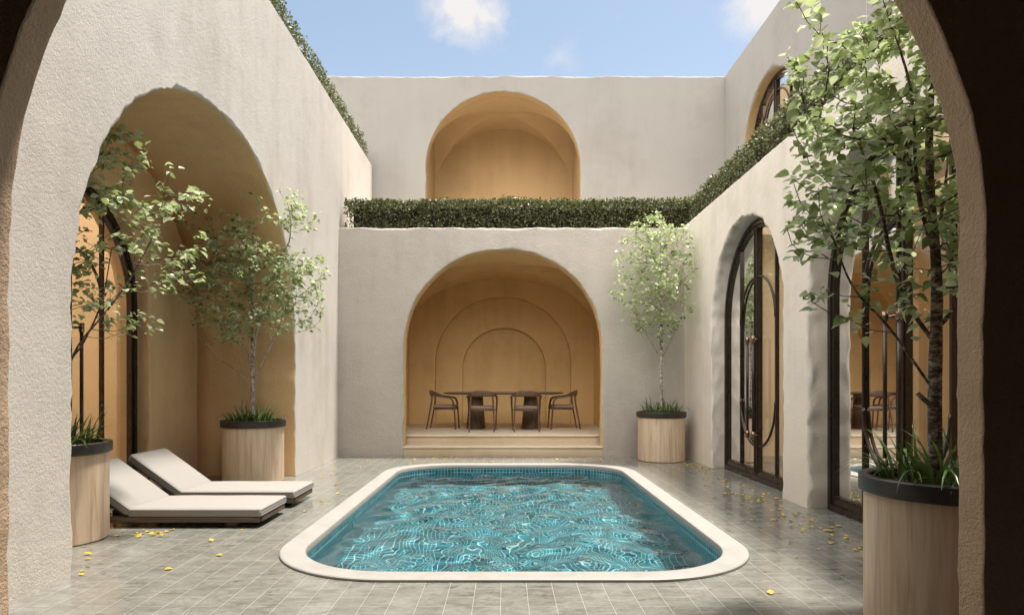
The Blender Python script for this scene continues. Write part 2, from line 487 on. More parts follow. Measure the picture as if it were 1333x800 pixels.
# ---- terrace and upper walls
tb = MB()
tb.box(-2.87, 7.5, 11.72, 17.6, 3.74, 3.90); tb.box(3.10, 3.50, 14.0, 14.3, -.05, 3.74)
tr = tb.build('terrace', M['terrace']); props(tr, kind='structure')
uw = wall_solid('plaster_wall', mU, -7.5, 4.77, 3.86, 7.90, .28,
                [Op(-.05, 1.675, 5.93, 1.64, 2, .009, .03, 1, .006, .15)], (.014, .03),
                [M['plaster_smooth'], M['ochre_smooth']], 61)
props(uw, 'pale upper storey wall with large arched niche above the hedge', 'wall', kind='thing')
groin('vault', -.05, 1.715, 14.57, 16.5, 3.88, 5.93, 1.655, uw, M['ochre_smooth'])
mb = MB(); mb.box(-2.6, 2.5, 14.60, 17.4, 7.66, 7.84); mb.box(-3.0, 5.2, 17.3, 17.5, 3.9, 7.6)
mb.build('roof_slab', M['plaster_smooth'], uw)
ruw = wall_solid('plaster_wall', mRU, 2.9, 14.28, 3.86, 7.90, .34,
                 [Op(12.02, 1.17, 5.75, 1.14, 2, .016, .05, 1, .01, .2)], (.0, .015),
                 [M['plaster_smooth'], M['ochre_smooth']], 71)
props(ruw, 'pale upper storey wall with one arched window, set back behind the sloping hedge line', 'wall', kind='thing')
mb = MB(); mb.box(5.1, 8.3, 9.6, 9.8, 3.9, 7.7); mb.box(5.1, 8.3, 14.3, 14.5, 3.9, 7.7); mb.box(8.1, 8.3, 9.8, 14.3, 3.9, 7.7)
mb.box(5.1, 8.3, 9.6, 12.2, 7.70, 7.88)
mb.build('room_lining', M['ochre_smooth'], ruw)
# shallow control joints in the tall walls
mb = MB(); mb.box(4.742, 4.751, 8.67, 8.69, 3.95, 7.88); mb.build('joint_strip', M['plaster_rough'], ruw)

# ---- front wall the camera looks through, and the roofed loggia behind it
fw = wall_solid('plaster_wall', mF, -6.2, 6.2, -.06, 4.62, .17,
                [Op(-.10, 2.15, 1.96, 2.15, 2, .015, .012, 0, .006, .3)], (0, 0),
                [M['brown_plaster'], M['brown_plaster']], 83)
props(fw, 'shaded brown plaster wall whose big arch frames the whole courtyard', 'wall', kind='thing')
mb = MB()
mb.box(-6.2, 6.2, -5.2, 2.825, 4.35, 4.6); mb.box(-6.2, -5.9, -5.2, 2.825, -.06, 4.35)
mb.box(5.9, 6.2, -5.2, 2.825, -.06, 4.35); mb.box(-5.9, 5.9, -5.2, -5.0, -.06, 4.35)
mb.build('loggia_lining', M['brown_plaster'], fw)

# ------------------------------------------------------------------ paving with the pool cut out, pool, water
def rrect(x0, x1, y0, y1, r, n=20):
    P = []
    for (cx, cy, a0) in ((x1-r, y1-r, 0), (x0+r, y1-r, 90), (x0+r, y0+r, 180), (x1-r, y0+r, 270)):
        for k in range(n+1):
            a = R(a0+90*k/n); P.append((cx+r*math.cos(a), cy+r*math.sin(a)))
    out = []                     # subdivide straight runs
    for i, p in enumerate(P):
        q = P[(i+1) % len(P)]; d = math.dist(p, q); m = max(1, int(d/.25))
        for k in range(m): out.append((p[0]+(q[0]-p[0])*k/m, p[1]+(q[1]-p[1])*k/m))
    return out
px0, px1, py0, py1 = -1.735, 1.865, 4.275, 10.36
CW = .192
outer = rrect(px0, px1, py0, py1, .95)
inner = rrect(px0+CW, px1-CW, py0+CW, py1-CW, .95-CW)
def ring_fill(name, big, hole, z, mat):
    bm = bmesh.new()
    def loop(P): 
        v = [bm.verts.new((x, y, z)) for x, y in P]
        return [bm.edges.new((v[i], v[(i+1) % len(v)])) for i in range(len(v))]
    e = loop(big)+loop(hole)
    bmesh.ops.triangle_fill(bm, use_beauty=True, edges=e)
    for f in bm.faces:
        f.normal_update()
        if f.normal.z < 0: f.normal_flip()
    me = bpy.data.meshes.new(name); bm.to_mesh(me); bm.free()
    return link(name, me, mat)
mid = rrect(px0+.06, px1-.06, py0+.06, py1-.06, .89)
fl = ring_fill('ground', [(-45, -45), (45, -45), (45, 60), (-45, 60)], mid, 0, M['tiles'])
props(fl, kind='structure')
pool = empty('swimming_pool', ((px0+px1)/2, (py0+py1)/2, 0), 'rounded rectangular pool lined with teal mosaic, pale stone coping', 'pool')
oc = Vector(pool.location)
# coping: section swept round the pool
sec = [(0, .004), (0, .016), (.008, .022), (.17, .022), (.186, .016), (CW, .004), (CW, -.035), (CW-.02, -.035)]
mb = MB(); N = len(outer); vs = []
for (d, z) in sec:
    P = rrect(px0, px1, py0, py1, .95)
    for (x, y), (xi, yi) in zip(outer, inner if len(inner) == N else outer):
        vs.append((x, y, z))
# same parametrisation for every offset so the loops match point by point
def rr_off(d, n=20):
    P = []
    r0 = .95
    for (cx, cy, a0) in ((px1-r0, py1-r0, 0), (px0+r0, py1-r0, 90), (px0+r0, py0+r0, 180), (px1-r0, py0+r0, 270)):
        for k in range(n+1):
            a = R(a0+90*k/n); P.append((cx+(r0-d)*math.cos(a), cy+(r0-d)*math.sin(a)))
    out = []
    C = P
    for i, p in enumerate(C):
        q = C[(i+1) % len(C)]
        m = 16 if (i+1) % (n+1) == 0 else 1
        for k in range(m): out.append((p[0]+(q[0]-p[0])*k/m, p[1]+(q[1]-p[1])*k/m))
    return out
vs = []
for (d, z) in sec: vs += [(x-oc.x, y-oc.y, z) for x, y in rr_off(d)]
N = len(rr_off(0)); fs = []
for i in range(len(sec)-1):
    for j in range(N): fs.append((i*N+j, i*N+(j+1) % N, (i+1)*N+(j+1) % N, (i+1)*N+j))
mb = MB(); mb.add(vs, fs, 0, True); cp = mb.build('coping', M['coping'], pool); sharpen(cp, 30)
# basin with UVs in metres
WZ, BZ = -.105, -1.02
P = rr_off(CW-.004); N = len(P)
def basin(name, faces, uvs, verts):
    me = bpy.data.meshes.new(name); me.from_pydata(verts, [], faces)
    uvl = me.uv_layers.new(name='UVMap')
    for poly in me.polygons:
        for k, li in enumerate(poly.loop_indices): uvl.data[li].uv = uvs[poly.index][k]
        poly.use_smooth = True
    return link(name, me, M['mosaic'], pool)
L = [0]
for i in range(N): L.append(L[-1]+math.dist(P[i], P[(i+1) % N]))
vv = [(x-oc.x, y-oc.y, -.03) for x, y in P]+[(x-oc.x, y-oc.y, BZ) for x, y in P]
ff = [(j, j+N, (j+1) % N+N, (j+1) % N) for j in range(N)]
uu = [[(L[j], -.03), (L[j], BZ), (L[j+1], BZ), (L[j+1], -.03)] for j in range(N)]
bwall = basin('basin_wall', ff, uu, vv)
vv = [(x-oc.x, y-oc.y, BZ) for x, y in P]
bfloor = basin('basin_floor', [tuple(range(N))], [[(x, y) for x, y in P]], vv)
# water: rippled sheet
gx, gy = 230, 400
x0, x1, y0, y1 = px0+CW-.003, px1-CW+.003, py0+CW-.003, py1-CW+.003
rr = .95-CW+.003
rng = random.Random(5)
waves = []
for k in range(34):
    lam = rng.uniform(.22, .66); th = rng.uniform(0, 2*PI)
    waves.append((2*PI/lam*math.cos(th), 2*PI/lam*math.sin(th), rng.uniform(0, 2*PI), (.0019*(lam/.4)**1.3)))
xs = np.linspace(x0, x1, gx); ys = np.linspace(y0, y1, gy)
X, Y = np.meshgrid(xs, ys)
Xw = X+.10*np.sin(Y*3.1+.7)+.06*np.sin(Y*7.3+X*2.0); Yw = Y+.10*np.sin(X*3.7+1.9)+.06*np.sin(X*6.1-Y*2.2)
H = np.zeros_like(X)
for kx, ky, ph, am in waves:
    H += am*np.sin(kx*Xw+ky*Yw+ph)
env = .65+.35*np.sin(X*1.7+1)*np.sin(Y*1.3+.5)
Zw = WZ+H*env
cx_ = np.clip(X, x0+rr, x1-rr); cy_ = np.clip(Y, y0+rr, y1-rr)
inside = np.hypot(X-cx_, Y-cy_) <= rr+.02
# pull the rim samples onto the basin outline
D = np.hypot(X-cx_, Y-cy_); k_ = np.where(D > rr, rr/np.maximum(D, 1e-6), 1)
Xc = cx_+(X-cx_)*k_; Yc = cy_+(Y-cy_)*k_
verts = np.stack([Xc, Yc, Zw], -1).reshape(-1, 3)
fs = []
for j in range(gy-1):
    for i in range(gx-1):
        if inside[j, i] or inside[j, i+1] or inside[j+1, i] or inside[j+1, i+1]:
            fs.append((j*gx+i, j*gx+i+1, (j+1)*gx+i+1, (j+1)*gx+i))
me = bpy.data.meshes.new('water'); me.from_pydata(verts.tolist(), [], fs)
for p_ in me.polygons: p_.use_smooth = True
bm = bmesh.new(); bm.from_mesh(me)
bmesh.ops.delete(bm, geom=[v for v in bm.verts if not v.link_faces], context='VERTS'); bm.to_mesh(me); bm.free()
wat = link('water', me, M['water']); props(wat, kind='structure')
wat.cycles.is_caustics_caster = True
for q in (bwall, bfloor): q.cycles.is_caustics_receiver = True

# ------------------------------------------------------------------ arched glazed doors
def sweep(mb, path, w_in, d0, d1, mp, closed=False, mat=0):
    """rectangular bar along a path of (u,z,nu,nz): from the path w_in along the normal, depth d0..d1"""
    vs = []
    for (u, z, a, b) in path:
        for (k, d) in ((0, d0), (w_in, d0), (w_in, d1), (0, d1)):
            vs.append(mp(u+a*k, z+b*k, d))
    n = len(path); fs = []
    for i in range(n-1):
        for j in range(4): fs.append((i*4+j, i*4+(j+1) % 4, (i+1)*4+(j+1) % 4, (i+1)*4+j))
    fs += [(0, 1, 2, 3), tuple((n-1)*4+j for j in (3, 2, 1, 0))]
    mb.add(vs, fs, mat)

def arch_path(hw, zb, sp, rise, n=44):
    P = [(-hw, zb, 1, 0), (-hw, sp-.001, 1, 0)]
    for i in range(1, n):
        a = PI-PI*i/n
        nx, nz = math.cos(a)/hw, math.sin(a)/rise; l = math.hypot(nx, nz)
        P.append((math.cos(a)*hw, sp+math.sin(a)*rise, -nx/l, -nz/l))
    P += [(hw, sp-.001, -1, 0), (hw, zb, -1, 0)]
    return P

def half_path(s, hw, zb, sp, rise, gap, n=28):
    """outline of one leaf, from the foot of its jamb up and over to the meeting stile"""
    P = [(s*hw, zb, -s, 0), (s*hw, sp-.001, -s, 0)]
    for i in range(1, n+1):
        a = PI/2*i/n
        u, z = math.cos(a)*hw, sp+math.sin(a)*rise
        if u < gap: break
        nx, nz = math.cos(a)/hw, math.sin(a)/rise; l = math.hypot(nx, nz)
        P.append((s*u, z, -s*nx/l, -nz/l))
    zt = sp+rise*math.sqrt(max(0, 1-(gap/hw)**2))
    P.append((s*gap, zt, 0, -1))
    return P

def bar(mb, u0, u1, z0, z1, d0, d1, mp):
    P = [mp(u, z, d) for d in (d0, d1) for z in (z0, z1) for u in (u0, u1)]
    mb.add(P, [(0, 2, 3, 1), (4, 5, 7, 6), (0, 1, 5, 4), (2, 6, 7, 3), (0, 4, 6, 2), (1, 3, 7, 5)])

def arched_door(kind, label, cat, base, flip, hw=1.25, sp=2.16, rise=1.25, oval=True, handles=True):
    """base: world point at the middle of the threshold; flip=+1: wall on the right (depth = +x), -1: wall on the left"""
    root = empty(kind, base, label, cat, 'arched glazed doors and windows')
    mp = lambda u, z, w: (flip*w, u, z)
    f = MB()
    sweep(f, arch_path(hw, 0, sp, rise), .040, 0, .10, mp)
    sweep(f, arch_path(hw-.068, .075, sp, rise-.068), .012, -.012, .05, mp)
    bar(f, -hw+.055, hw-.055, .003, .06, -.004, .10, mp)
    f.build('door_frame' if handles else 'window_frame', M['bronze'], root)
    iw, ir = hw-.084, rise-.084
    for s in (-1, 1):
        l = MB()
        sweep(l, half_path(s, iw, .068, sp, ir, .016), .036, .004, .06, mp)
        bar(l, *sorted((s*.016, s*.062)), .069, sp+ir*.998, .002, .062, mp)
        bar(l, *sorted((s*.027, s*.049)), .10, sp+ir*.97, -.012, .004, mp)
        bar(l, *sorted((s*.062, s*(iw-.05))), .069, .13, .003, .061, mp)
        bar(l, *sorted((s*.062, s*(iw-.05))), .142, .152, .0, .05, mp)
        leaf = l.build('door_leaf' if handles else 'window_sash', M['bronze'], root)
        g = MB(); P = half_path(s, iw-.04, .12, sp, ir-.04, .05)
        pts = [(p[0], p[1]) for p in P]+[(s*.05, .12)]
        g.add([mp(u, z, .034) for u, z in pts], [tuple(range(len(pts)))])
        g.build('glass_pane', M['glass'], leaf)
        b = MB()
        zt = sp+(ir-.05)*math.sqrt(max(0, 1-(.6/(iw-.05))**2))
        bar(b, *sorted((s*.588, s*.614)), .13, zt, .006, .05, mp)
        b.build('glazing_bar', M['bronze'], leaf)
        if oval:
            c = MB()
            for (zc, a0, a1, rz) in ((2.08, 0, 90, .58), (1.05, 0, -90, .60)):
                path = []
                for k in range(21):
                    a = R(a0+(a1-a0)*k/20)
                    path.append(mp(s*(.045+.55*math.cos(a)), zc+rz*math.sin(a), .012))
                c.tube(path, .016, 10)
            c.build('oval_bar', M['bronze'], leaf)
        if handles:
            h = MB()
            h.tube([mp(s*.10, .56, -.075), mp(s*.10, 1.88, -.075)], .017, 12)
            hd = h.build('pull_handle', M['bronze'], leaf)
            q = MB()
            for z in (.60, 1.84):
                q.tube([mp(s*.10, z-.045, -.075), mp(s*.10, z+.045, -.075)], .026, 14)
                q.tube([mp(s*.10, z, -.075), mp(s*.062, z, .02)], .014, 10)
            q.build('bracket', M['handle'], hd)
    return root
arched_door('arched_door', 'arched glass door right behind the tree in the nearest right planter', 'door', (XR+.19, 5.48, .004), 1)
arched_door('arched_door', 'arched bronze and glass door in right wall between two cream piers, beyond the nearer door', 'door', (XR+.19, 8.65, .004), 1)
arched_door('arched_door', 'arched glass door inside the left recess, half hidden by a planted tree', 'door', (-4.228-.14, 6.59, .004), -1)
arched_door('arched_window', 'arched dark framed window in the upper right wall above the hedge', 'window', (4.75+.16, 12.02, 3.904), 1, 1.15, 1.85, 1.12, True, False)

# ------------------------------------------------------------------ planters, plants, trees
PR = .40
def make_planter():
    t = MB(); t.lathe([(0, .003), (.372, .003), (.380, .012), (.380, .722), (.36, .722), (.36, .60)], 72)
    r = MB(); r.lathe([(.355, .700), (.401, .716), (.405, .724), (.405, .796), (.399, .803), (.362, .803), (.356, .797), (.355, .700)], 72)
    s = MB()
    n = 40; vs = [(0, 0, .775)]
    for k in range(1, 6):
        for j in range(n):
            a = 2*PI*j/n; rr_ = .358*k/5
            vs.append((rr_*math.cos(a), rr_*math.sin(a), .775-.03*(k/5)**2+.008*n3(rr_*9*math.cos(a), rr_*9*math.sin(a), 3)))
    fs = [(0, 1+j, 1+(j+1) % n) for j in range(n)]
    for k in range(4):
        for j in range(n): fs.append((1+k*n+j, 1+(k+1)*n+j, 1+(k+1)*n+(j+1) % n, 1+k*n+(j+1) % n))
    s.add(vs, fs, 0, True)
    return t, r, s
PL = [((2.305, 3.46, 0), 'round oak planter with black rim nearest the camera, right foreground'),
      ((-3.69, 5.42, 0), 'round oak planter partly hidden by the left wall edge, beside the nearer lounger'),
      ((-3.28, 8.60, 0), 'round oak planter standing behind the two loungers inside the recess'),
      ((2.57, 10.90, 0), 'round oak planter in the far right corner next to the back stucco wall')]
tub, rim, soil = make_planter()
p0 = empty('planter', PL[0][0], PL[0][1], 'planter', 'round oak planters')
t_ = tub.build('tub', M['oak'], p0); sharpen(t_, 40); r_ = rim.build('rim', M['rim'], p0); sharpen(r_, 40); soil.build('soil', M['soil'], p0)
for i, (loc, lab) in enumerate(PL[1:]):
    c = copy_tree(p0); c.location = loc; c['label'] = lab; c.rotation_euler.z = .9+1.3*i

def tuft(loc, seed, label, n=95, skip=None):
    rg = random.Random(seed); mb = MB()
    for k in range(n):
        a = rg.uniform(0, 2*PI); r = .04+.27*math.sqrt(rg.random())
        b = Vector((r*math.cos(a), r*math.sin(a), -.02))
        ln = rg.uniform(.20, .40); out = a+rg.uniform(-.9, .9); lean = rg.uniform(.25, 1.1)
        dr = Vector((math.cos(out), math.sin(out), 0)); sd = Vector((-dr.y, dr.x, 0)); w = rg.uniform(.006, .011)
        vs = []; p = b.copy(); ang = lean*.35
        for q in range(7):
            ww = w*(1-(q/6)**2.2)+.0006
            vs += [p-sd*ww, p+Vector((0, 0, -.15*ww)), p+sd*ww]
            p = p+(dr*math.sin(ang)+Vector((0, 0, 1))*math.cos(ang))*ln/6
            ang += lean*.42
        fs = []
        for q in range(6):
            for j in (0, 1): fs.append((q*3+j, q*3+j+1, q*3+j+4, q*3+j+3))
        mb.add(vs, fs, 0, True)
    o = mb.build('grass_plant', M['grass'], None, loc)
    return props(o, label, 'grass plant', 'grassy plants filling the planters')
tuft((2.305, 3.46, .775), 1, 'tuft of long arching green grass at the foot of the nearest right tree', 120)
tuft((-3.69, 5.42, .775), 2, 'tuft of bright grass in the planter cut off by the left wall', 120)
tuft((-3.28, 8.60, .775), 3, 'tuft of grass in the planter behind the loungers', 110)
tuft((2.57, 10.90, .775), 4, 'tuft of dark grass in the far right corner planter', 110)

def leaf_into(mb, p, dr, up, ln, w, bend):
    """broad pointed leaf: 6 faces, folded along its midrib"""
    dr = dr.normalized(); sd = dr.cross(up)
    if sd.length < 1e-3: sd = Vector((1, 0, 0))
    sd.normalize(); nr = sd.cross(dr)
    prof = ((0, .0), (.18, .34), (.42, .5), (.7, .34), (1, 0))
    vs = []
    for (t, hw) in prof:
        c = p+dr*(ln*t)-nr*(bend*ln*t*t)
        vs += [c-sd*(hw*w)+nr*(hw*w*.35), c, c+sd*(hw*w)+nr*(hw*w*.35)]
    fs = [(1, 4, 3), (1, 5, 4)]
    for q in (1, 2):
        for j in (0, 1): fs.append((q*3+j, q*3+j+1, q*3+j+4, q*3+j+3))
    fs += [(9, 10, 13), (10, 11, 13)]
    mb.add(vs, fs, 0, True)

def tree(base, top, crown_c, crown_r, n_att, per, leaf, seed, label, trunk_r, bark_m, extra=(), ok=lambda p: True, stub=None, limbs=(), fork=1.25, shell=.35, up_bias=.25):
    """greedy attractor tree: trunk polyline, twigs grown to points in a clumpy crown volume, leaves at the twig ends"""
    rg = random.Random(seed); base = Vector(base)
    nodes = []; par = []
    nt = 22
    for i in range(nt+1):
        f = i/nt
        z = base.z+(top-base.z)*f
        dx = .035*(n1(f*4, seed)-n1(0, seed)); dy = .03*(n1(f*4, seed+5)-n1(0, seed+5))
        dx += (crown_c[0]-base.x)*max(0, f-.35)*.45; dy += (crown_c[1]-base.y)*max(0, f-.35)*.45
        nodes.append(Vector((base.x+dx, base.y+dy, z))); par.append(i-1)
    first = next(i for i, q in enumerate(nodes) if q.z > fork)
    for lm in limbs:
        P = smooth_path(lm, 4)
        last = min(range(nt+1), key=lambda i: (nodes[i]-P[0]).length)
        for q in P[1:]:
            nodes.append(q); par.append(last); last = len(nodes)-1
    att = []
    tries = 0
    cc = Vector(crown_c)
    while len(att) < n_att and tries < 20000:
        tries += 1
        d = Vector((rg.uniform(-1, 1), rg.uniform(-1, 1), rg.uniform(-1, 1)))
        l = d.length
        if l > 1 or l < shell*rg.random(): continue
        q = cc+Vector((d.x*crown_r[0], d.y*crown_r[1], d.z*crown_r[2]))
        if n3(q.x*2.1+seed, q.y*2.1, q.z*2.1) < -.18: continue
        if not ok(q): continue
        if any((q-a).length < .085 for a in att): continue
        att.append(q)
    for e in extra: att.append(Vector(e))
    ax = Vector((base.x, base.y, 0))
    att.sort(key=lambda q: (Vector((q.x, q.y, 0))-ax).length+.35*abs(q.z-cc.z))
    tips = []
    for q in att:
        best, bd = None, 1e9
        for i in range(first, len(nodes)):
            p = nodes[i]
            if i <= nt and i > nt*.92: continue
            d = (q-p).length
            if p.z > q.z-.12*(Vector((q.x-p.x, q.y-p.y, 0))).length: d += (p.z-q.z)*1.1+.25
            if i <= nt: d *= 1.12
            if d < bd: bd, best = d, i
        p = nodes[best]; k = max(2, int((q-p).length/.09)); last = best
        side = Vector((rg.uniform(-1, 1), rg.uniform(-1, 1), 0))*(.10*(q-p).length)
        sag = -.16*(q-p).length if q.z > p.z else .05
        for j in range(1, k+1):
            t = j/k; b = 4*t*(1-t)
            nodes.append(p.lerp(q, t)+side*b*.5+Vector((0, 0, sag*b*.5))+Vector((rg.uniform(-1, 1), rg.uniform(-1, 1), rg.uniform(-1, 1)))*.008)
            par.append(last); last = len(nodes)-1
        tips.append((last, (nodes[last]-nodes[par[last]]).normalized()))
    # pipe model radii
    n = len(nodes); area = [0.0]*n; kids = [[] for _ in range(n)]
    for i in range(n-1, 0, -1):
        if par[i] >= 0: kids[par[i]].append(i)
    order = sorted(range(n), key=lambda i: -i)
    for i in order:
        if not kids[i]: area[i] = .0026**2.15
        if par[i] >= 0: area[par[i]] += area[i]
    rad = [a**(1/2.15) for a in area]
    sc = trunk_r/rad[0]
    for i in range(n):
        rad[i] = max(.0022, rad[i]*(sc if i <= nt else max(.55, min(1, sc)*.9)))
    for i in range(nt+1): rad[i] = max(rad[i], trunk_r*(1-.78*i/nt))*(1.12 if i == 0 else 1)
    tb = MB()
    tb.tube([nodes[i]-base for i in range(nt+1)], [rad[i] for i in range(nt+1)], 12)
    for i in range(nt+1, n):        # branch chains
        p = par[i]
        if p > nt and kids[p] and kids[p][-1] == i and False: continue
        r0 = min(rad[p], rad[i]*1.35)
        tb.tube([nodes[p]-base, nodes[i]-base], [r0, rad[i]], 6 if rad[i] > .006 else 4, cap=False)
    if stub:
        for (z, a, ln, r) in stub:
            c = min(range(nt+1), key=lambda i: abs(nodes[i].z-z)); b = nodes[c]-base
            d = Vector((math.cos(a), math.sin(a), .75)).normalized()
            tb.tube([b, b+d*ln*.6, b+d*ln+Vector((0, 0, .01))], [r*1.3, r, r*.9], 8)
    root = empty('birch_tree', base, label, 'tree', 'young trees growing in the planters')
    tb.build('trunk', bark_m, root)
    lb = MB()
    for (ti, d) in tips:
        chain = [ti]; 
        for _ in range(3):
            if par[chain[-1]] > nt: chain.append(par[chain[-1]])
        m = rg.randint(max(3, per-3), per+3)
        for k in range(m):
            a = nodes[chain[min(len(chain)-1, int(abs(rg.gauss(0, 1.1))))]]
            q = a+Vector((rg.gauss(0, .03), rg.gauss(0, .03), rg.gauss(0, .03)))
            if not ok(q): continue
            od = Vector((q.x-base.x, q.y-base.y, 0)); od = od.normalized() if od.length > .01 else Vector((1, 0, 0))
            dr = od*.5+d*.3+Vector((rg.uniform(-1, 1), rg.uniform(-1, 1), rg.uniform(-.75, .35)))
            up = Vector((rg.uniform(-.75, .75), rg.uniform(-.75, .75), 1))
            ln = leaf*rg.uniform(.5, 1.35)
            leaf_into(lb, q-base, dr, up, ln, ln*rg.uniform(.66, .95), rg.uniform(-.1, .55))
    lb.build('crown', M['leaf'], root)
    return root

tree((2.245, 3.44, .76), 3.75, (2.22, 3.55, 2.78), (.74, .50, 1.22), 320, 12, .059, 11,
     'leafy tree with dark spotted trunk in the nearest right planter', .033, M['bark_dark'],
     extra=[(1.50, 3.5, 3.02), (1.58, 3.55, 2.92), (1.66, 3.45, 3.12), (1.46, 3.45, 2.10), (1.56, 3.5, 1.98), (1.62, 3.6, 2.16), (1.70, 3.5, 1.78), (1.78, 3.45, 1.62), (1.62, 3.5, 1.72),
            (1.74, 3.6, 2.62), (1.68, 3.5, 2.38)],
     ok=lambda p: 3.06 < p.y < 4.2 and p.x < 3.0 and p.x > .43*p.y,
     limbs=[[(2.25, 3.44, 1.22), (2.12, 3.45, 1.42), (2.0, 3.47, 1.60), (1.84, 3.5, 1.80), (1.74, 3.5, 2.05)], [(2.25, 3.44, 1.48), (2.15, 3.5, 1.68), (2.08, 3.55, 1.92), (2.03, 3.6, 2.3), (1.92, 3.65, 2.7)],
            [(2.24, 3.45, 1.75), (2.30, 3.55, 1.95), (2.42, 3.65, 2.3), (2.5, 3.7, 2.75)], [(2.24, 3.45, 1.95), (2.12, 3.4, 2.3), (2.1, 3.42, 2.8), (2.0, 3.45, 3.2)]], stub=[(1.12, 2.9, .10, .013), (1.63, .3, .12, .012)], fork=1.3)
tree((-3.66, 5.42, .76), 3.4, (-3.44, 5.62, 2.62), (.86, .66, .98), 150, 10, .060, 23,
     'airy tree leaning out of the recess from the planter at the left wall edge', .03, M['bark_dark'],
     extra=[(-2.72, 5.65, 2.40), (-2.66, 5.6, 2.18), (-2.78, 5.5, 2.08), (-2.62, 5.7, 2.55), (-2.9, 5.6, 2.95), (-3.0, 5.5, 3.15), (-2.85, 5.7, 2.75), (-3.15, 5.6, 3.40)],
     ok=lambda p: -4.12 < p.x and not (p.x < -2.8 and (p.z > 1.6+math.sqrt(max(0, 2.2**2-(p.y-6.73)**2)))) and p.y > 4.6 and not (-3.0 < p.x < -2.82 and p.y < 4.8), fork=1.3, limbs=[[(-3.66, 5.42, 1.25), (-3.52, 5.45, 1.60), (-3.34, 5.5, 1.86), (-3.16, 5.55, 2.15), (-3.0, 5.6, 2.5)], [(-3.66, 5.42, 1.15), (-3.56, 5.4, 1.45), (-3.42, 5.36, 1.62), (-3.30, 5.4, 1.95), (-3.28, 5.5, 2.4)]])
tree((-3.28, 8.60, .76), 3.8, (-3.22, 8.34, 2.82), (1.0, .56, 1.08), 320, 12, .057, 37,
     'full white stemmed tree in the planter behind the loungers', .028, M['bark_white'],
     extra=[(-2.35, 8.3, 2.35), (-2.30, 8.35, 2.15), (-2.45, 8.3, 2.75), (-2.5, 8.4, 3.25), (-2.62, 8.3, 3.5), (-2.38, 8.2, 2.5), (-2.42, 8.3, 1.98)],
     ok=lambda p: p.y < 8.9 and p.x > -4.15 and not (p.x < -2.8 and p.z > 1.62+math.sqrt(max(0, 2.26**2-(p.y-6.73)**2))), fork=1.2, limbs=[[(-3.28, 8.6, 1.22), (-3.45, 8.52, 1.42), (-3.68, 8.42, 1.62), (-3.92, 8.35, 1.92)], [(-3.28, 8.6, 1.30), (-3.14, 8.5, 1.52), (-2.98, 8.42, 1.78), (-2.80, 8.35, 2.15)], [(-3.28, 8.6, 1.4), (-3.36, 8.5, 1.8), (-3.5, 8.4, 2.3)], [(-3.28, 8.6, 1.45), (-3.2, 8.48, 1.9), (-3.06, 8.4, 2.4)]])
tree((2.57, 10.90, .76), 3.95, (2.50, 10.78, 3.02), (.74, .52, 1.06), 290, 11, .054, 53,
     'dense pale leaved tree with thin white trunk in the far right corner planter', .026, M['bark_white'],
     extra=[(2.52, 10.8, 4.05), (2.4, 10.8, 3.98), (1.72, 10.7, 2.75)],
     ok=lambda p: p.y < 11.30 and p.x < 3.0, fork=1.6, limbs=[[(2.57, 10.9, 1.6), (2.45, 10.85, 1.85), (2.25, 10.8, 2.15)], [(2.57, 10.9, 1.65), (2.68, 10.85, 1.9), (2.82, 10.8, 2.2)]])

# ------------------------------------------------------------------ hedges
def hedge(label, x0, x1, y0, y1, z0, z1, n, seed, leaf=.034):
    rg = random.Random(seed); mb = MB()
    lx, ly, lz = x1-x0, y1-y0, z1-z0
    long_x = lx > ly
    # clipped mass of stems behind the leaves
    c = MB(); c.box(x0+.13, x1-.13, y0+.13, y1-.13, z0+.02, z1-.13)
    for k in range(n):
        u, v, w = rg.random(), rg.random(), rg.random()
        d = abs(rg.gauss(0, .06))-.012
        p = Vector((x0+u*lx, y0+v*ly, z0+w*lz))
        f = rg.random()
        if f < .34: p.z = z1-d
        elif f < .70:
            if long_x: p.y = y0+d
            else: p.x = x0+d if rg.random() < .5 else x1-d
        elif f < .82:
            if long_x: p.y = y1-d
            else: p.x = x1-d if rg.random() < .5 else x0+d
        s = p.x if long_x else p.y
        p.z += (.035*n1(s*2.2, seed)+.03*n1(s*7, seed+3))*((p.z-z0)/lz)
        g = n3(s*3.5, p.z*5, seed)
        if rg.random() < .03: p += Vector((rg.uniform(-.04, .04), rg.uniform(-.05, .05), rg.uniform(0, .06)))
        if long_x: p.y += .07*g
        else: p.x += .07*g
        if g < -.22 and p.z < z0+.5*lz and rg.random() < .75: continue
        dr = Vector((rg.uniform(-1, 1), rg.uniform(-1, 1), rg.uniform(-.3, 1)))
        up = Vector((rg.uniform(-1, 1), rg.uniform(-1, 1), rg.uniform(.1, 1)))
        dr.normalize(); sd = dr.cross(up); sd = sd.normalized() if sd.length > 1e-3 else Vector((1, 0, 0))
        l = leaf*rg.uniform(.7, 1.35); ww = l*.36
        mb.add([p, p+dr*l*.5-sd*ww, p+dr*l, p+dr*l*.5+sd*ww], [(0, 1, 2, 3)])
    cx, cy = (x0+x1)/2, (y0+y1)/2
    root = empty('hedge', (cx, cy, z0), label, 'hedge', 'clipped hedges along the wall tops')
    mb.v = [(a-cx, b-cy, q-z0) for a, b, q in mb.v]; mb.build('foliage', M['hedge'], root)
    for _ in range(int(max(lx, ly)*60)):
        a = Vector((rg.uniform(x0+.06, x1-.06), rg.uniform(y0+.06, y1-.06), z0))
        b = a+Vector((rg.uniform(-.06, .06), rg.uniform(-.06, .06), lz*rg.uniform(.5, .9)))
        c.tube([a, b], [.005, .002], 4, 1, cap=False)
    c.v = [(a-cx, b-cy, q-z0) for a, b, q in c.v]; c.build('stems', [M['stems'], M['twig']], root)
